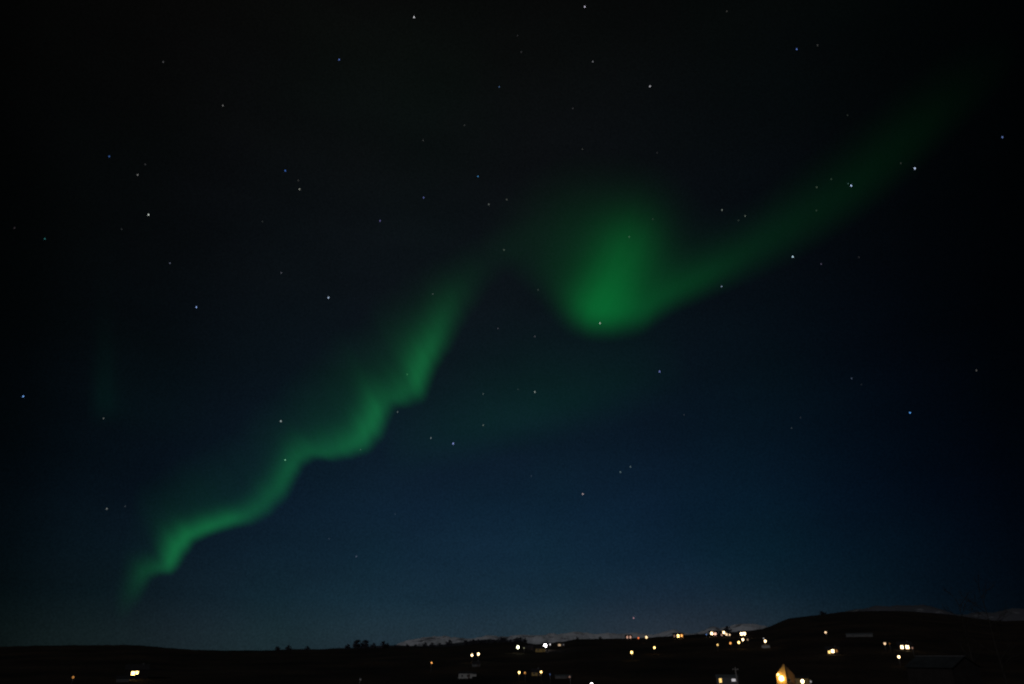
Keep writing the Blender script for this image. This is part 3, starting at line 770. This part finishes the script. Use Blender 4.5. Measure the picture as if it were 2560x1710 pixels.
for px, py, d, c, s, lab in LAMPS:
    lamp_post(lab, px, py, d, c, s * (0.6 if s > 5 else 0.9), hp=(4.6 if py < 1670 else 3.6))

GB = "buildings of the hillside village"
building("farm_shed", "low white walled farm shed left below the lamp pair", "shed", 1163, 1697, 30, 11, 3, WHITE, DROOF, [(1156, 1691, 3, 4, None, 0), (1168, 1691, 3, 4, None, 0)], group=GB, chimney=False)
building("farm_annex", "short white annex at the right end of the low farm shed", "shed", 1184, 1692, 12, 6, 2, WHITE, DROOF, [], group=GB, door=False, chimney=False)
building("farmhouse", "dim grey farmhouse above the white farm shed", "house", 1190, 1667, 18, 6, 5, GREYW, DROOF, [(1186, 1663, 3, 3, None, 0)], group=GB)
building("barn", "long dim barn with a dark roof, hidden behind the tall greenish lamp", "barn", 1324, 1624, 18, 5, 4, DARKW, DROOF, [], group=GB, chimney=False)
building("farmhouse", "ochre lit farmhouse under the biggest cold white lamp", "house", 1351, 1630, 22, 7, 5, YELW, DROOF, [(1346, 1626, 3, 3, None, 0)], group=GB)
building("farmhouse", "low house with one dull tan window right of the biggest white lamp", "house", 1402, 1618, 20, 7, 4, DARKW, DROOF, [(1399, 1613.5, 6, 4, TN, .55), (1408, 1613, 2.5, 2.5, CW, .12)], group=GB, chimney=False)
building("farmhouse", "ochre house glowing orange left of the warm lamp in the lower field", "house", 1340, 1690, 20, 8, 6, YELW, DROOF, [(1336, 1685, 3, 3, None, 0)], group=GB)
building("farm_building", "long low pale building along the bottom, under the blue light", "shed", 1408, 1697, 36, 5, 2, GREYW, PROOF, [(1398, 1694, 3, 2, None, 0), (1412, 1694, 3, 2, None, 0)], group=GB, chimney=False)
building("cottage", "ridge cottage with two dull orange windows", "cottage", 1572, 1599, 16, 7.6, 2.2, DARKW, DROOF, [(1569, 1594, 3.2, 5, PK, .75), (1576, 1594, 3.2, 5, PK, .75)], group=GB, door=False)
building("cottage", "ridge cottage with a bright yellow window between dimmer ones", "cottage", 1696, 1596, 24, 8.6, 2.2, DARKW, DROOF, [(1688, 1591, 3, 4, PK, .3), (1696, 1591, 4, 5.5, YW, 9), (1703.5, 1590.5, 4, 5, OR, 1.9)], group=GB, door=False)
building("cottage", "ridge cottage with a white window melting into a pink one", "cottage", 1785, 1591, 20, 8.6, 2.2, DARKW, DROOF, [(1781, 1585, 5, 5.5, WW, 8), (1788, 1586, 5, 4.5, PK, 1.7)], group=GB, door=False)
building("cottage", "ridge cottage with a stack of three white and peach windows", "cottage", 1811, 1593, 20, 10.6, 2.2, DARKW, DROOF, [(1811, 1583.5, 4, 5, WW, 9), (1806, 1588.5, 3, 3.5, PK, .5), (1816, 1587.5, 4, 4.5, TN, 1.6)], group=GB, door=False)
building("house", "ridge house with twin brilliant white windows side by side", "house", 1858, 1591, 20, 8.6, 2.2, DARKW, DROOF, [(1855, 1586, 4.4, 5.6, WW, 10), (1861.2, 1585.6, 4.4, 5.6, WW, 10)], group=GB, door=False)
building("shed", "small pale shed under the white lamp at the foot of the right hill", "shed", 1915, 1620, 16, 5, 2, WHITE, DROOF, [], group=GB, chimney=False, door=False)
building("cottage", "hill cottage with a yellow, a white and a brown window in a row", "cottage", 2083, 1636, 26, 9, 5, DARKW, DROOF, [(2076.5, 1631.8, 4, 5, YW, 2.2), (2083, 1630, 5, 5.5, WW, 11), (2090, 1629.5, 3.6, 4.4, OR, .35)], group=GB, door=False)
building("barn", "long faint grey barn across the middle of the right hill", "barn", 2149, 1593, 48, 5, 2.5, GREYW, PROOF, [(2138, 1590.5, 3, 2, None, 0), (2160, 1590.5, 3, 2, None, 0)], group=GB, chimney=False)
building("house", "hill house with two touching white windows, far right", "house", 2264, 1625, 24, 9, 5, DARKW, DROOF, [(2259, 1620, 4.6, 5.4, WW, 10), (2268, 1620, 5.2, 5.6, WW, 10)], group=GB, door=False)
building("cottage", "far left cottage with the big bright yellow double window", "cottage", 338, 1697, 40, 16, 8, DARKW, DROOF, [(332.5, 1687.5, 6, 6, YW, 12), (339, 1686.5, 4.4, 5, YW, 10)], group=GB, door=False)
building("shed", "faint pale shed left below the big yellow double window", "shed", 306, 1706, 22, 7, 3, GREYW, DROOF, [], group=GB, chimney=False, door=False)
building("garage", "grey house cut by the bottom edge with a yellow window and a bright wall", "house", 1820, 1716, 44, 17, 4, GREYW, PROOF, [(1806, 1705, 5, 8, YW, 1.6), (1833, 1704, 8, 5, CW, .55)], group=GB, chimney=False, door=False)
building("outbuilding", "low dark yellow outbuilding behind the large warm lamp", "shed", 2000, 1716, 36, 15, 3, YELW, DROOF, [(1992, 1708, 4, 5, None, 0)], group=GB, chimney=False, door=False)
gh, gk, gr = building("gabled_house", "yellow lit house with a steep gable facing us at the bottom right", "house", 1968, 1722, 36, 25, 21, SHADEW, DROOF, [(1974, 1706, 5, 6, None, 0)], gable_front=True, group=GB, depth=8.0, chimney=False)
# ochre panel paints in the gable's lit half; added fin blocks lamp light
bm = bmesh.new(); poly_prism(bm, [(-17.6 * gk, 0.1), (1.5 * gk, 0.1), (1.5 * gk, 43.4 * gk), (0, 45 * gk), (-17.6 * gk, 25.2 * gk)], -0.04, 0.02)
from_bm("lit_gable_panel", bm, YELW, gh)
bm = bmesh.new(); box(bm, 1.6 * gk, 1.6 * gk + 0.14, -0.4, 0.02, 0.1, 43.2 * gk); from_bm("light_fin", bm, DARKW, gh)
# two wall lamps of the gabled house: they light the ochre panel of the gable
for x, z, d_, st in ((-8, 19, 9.5, 14), (-13.5, 26, 5.0, 5)):
    bm = bmesh.new(); rb = d_ * gk / 2
    bmesh.ops.create_icosphere(bm, subdivisions=2, radius=rb, matrix=Matrix.Translation((x * gk, -rb - 0.35, z * gk)))
    lo = from_bm("wall_lamp", bm, glow(YW, st), gh, True)
    bm = bmesh.new(); tube(bm, (x * gk, 0.0, z * gk + rb * 0.3), (x * gk, -rb - 0.3, z * gk + rb + 0.05), 0.05, 0.05, 6)
    from_bm("bracket", bm, METAL, lo)
# near house whose pale roof shows at the right
def near_house():
    px, r = 2314, 125.0
    a, e0 = azel(px, 1642); e1 = azel(px, 1668)[1]
    k = r / F
    root = thing("house", (math.sin(a) * r, math.cos(a) * r, ground_z(a, r)), -a - 0.6, "near dark house at right showing only its dull pale roof", "house", GB)
    gz = ground_z(a, r); zr = CZ + (r + 3.2) * math.tan(e0) - gz; ze = CZ + r * math.tan(e1) - gz
    hw = 47 * k; D = 6.4
    bm = bmesh.new()
    v = [bm.verts.new(c) for c in ((-hw, 0, -1), (hw, 0, -1), (hw, D, -1), (-hw, D, -1), (-hw, 0, ze), (hw, 0, ze), (hw, D, ze), (-hw, D, ze), (-hw, D / 2, zr), (hw, D / 2, zr))]
    for f in ((0, 1, 5, 4), (2, 3, 7, 6), (1, 2, 6, 9, 5), (3, 0, 4, 8, 7), (4, 5, 9, 8), (6, 7, 8, 9), (3, 2, 1, 0)): bm.faces.new([v[i] for i in f])
    from_bm("wall", bm, DARKW, root)
    bm = bmesh.new(); s = (zr - ze) / (D / 2); ov = 0.3; n = 28
    for side_ in (0, 1):                      # corrugated sheets, one ridge cap
        y0, y1 = ((-ov, D / 2), (D + ov, D / 2))[side_]
        lo_, hi_ = [], []
        for i in range(n * 2 + 1):
            x = -hw - ov + (2 * hw + 2 * ov) * i / (2 * n); dz = 0.05 * (i % 2) + 0.05
            lo_.append(bm.verts.new((x, y0, ze - ov * s + dz))); hi_.append(bm.verts.new((x, y1, zr + dz)))
        for i in range(2 * n): bm.faces.new((lo_[i], lo_[i + 1], hi_[i + 1], hi_[i]))
    rf = from_bm("roof", bm, NROOF, root)
    bm = bmesh.new(); box(bm, -hw - ov, hw + ov, D / 2 - 0.18, D / 2 + 0.18, zr + 0.06, zr + 0.16); from_bm("ridge_cap", bm, METAL, rf)
    for x in (-hw * 0.5, hw * 0.35):
        bm = bmesh.new(); box(bm, x - 0.6, x + 0.6, -0.05, 0.02, 1.0, 2.0); wo = from_bm("window", bm, TRIM, root)
        bm = bmesh.new(); box(bm, x - 0.5, x + 0.5, -0.065, 0.01, 1.1, 1.9); from_bm("pane", bm, DGLASS, wo)
near_house()
def utility_pole():
    a, r, P, gz = place(1838, 1668, 7.0)
    root = thing("utility_pole", (P.x, P.y, gz), -a, "thin pale utility pole behind the grey house at the bottom edge", "utility pole")
    h = P.z - gz
    bm = bmesh.new(); tube(bm, (0, 0, -0.5), (0, 0, h), 0.22, 0.15); from_bm("pole", bm, WOODP, root, True)
    bm = bmesh.new(); box(bm, -0.9, 0.9, -0.22, -0.1, h - 0.7, h - 0.5); from_bm("crossarm", bm, WOODP, root)
    for x in (-0.75, 0.0, 0.75):
        bm = bmesh.new(); tube(bm, (x, -0.16, h - 0.5), (x, -0.16, h - 0.28), 0.06, 0.04, 6); from_bm("insulator", bm, WHITE, root)
utility_pole()
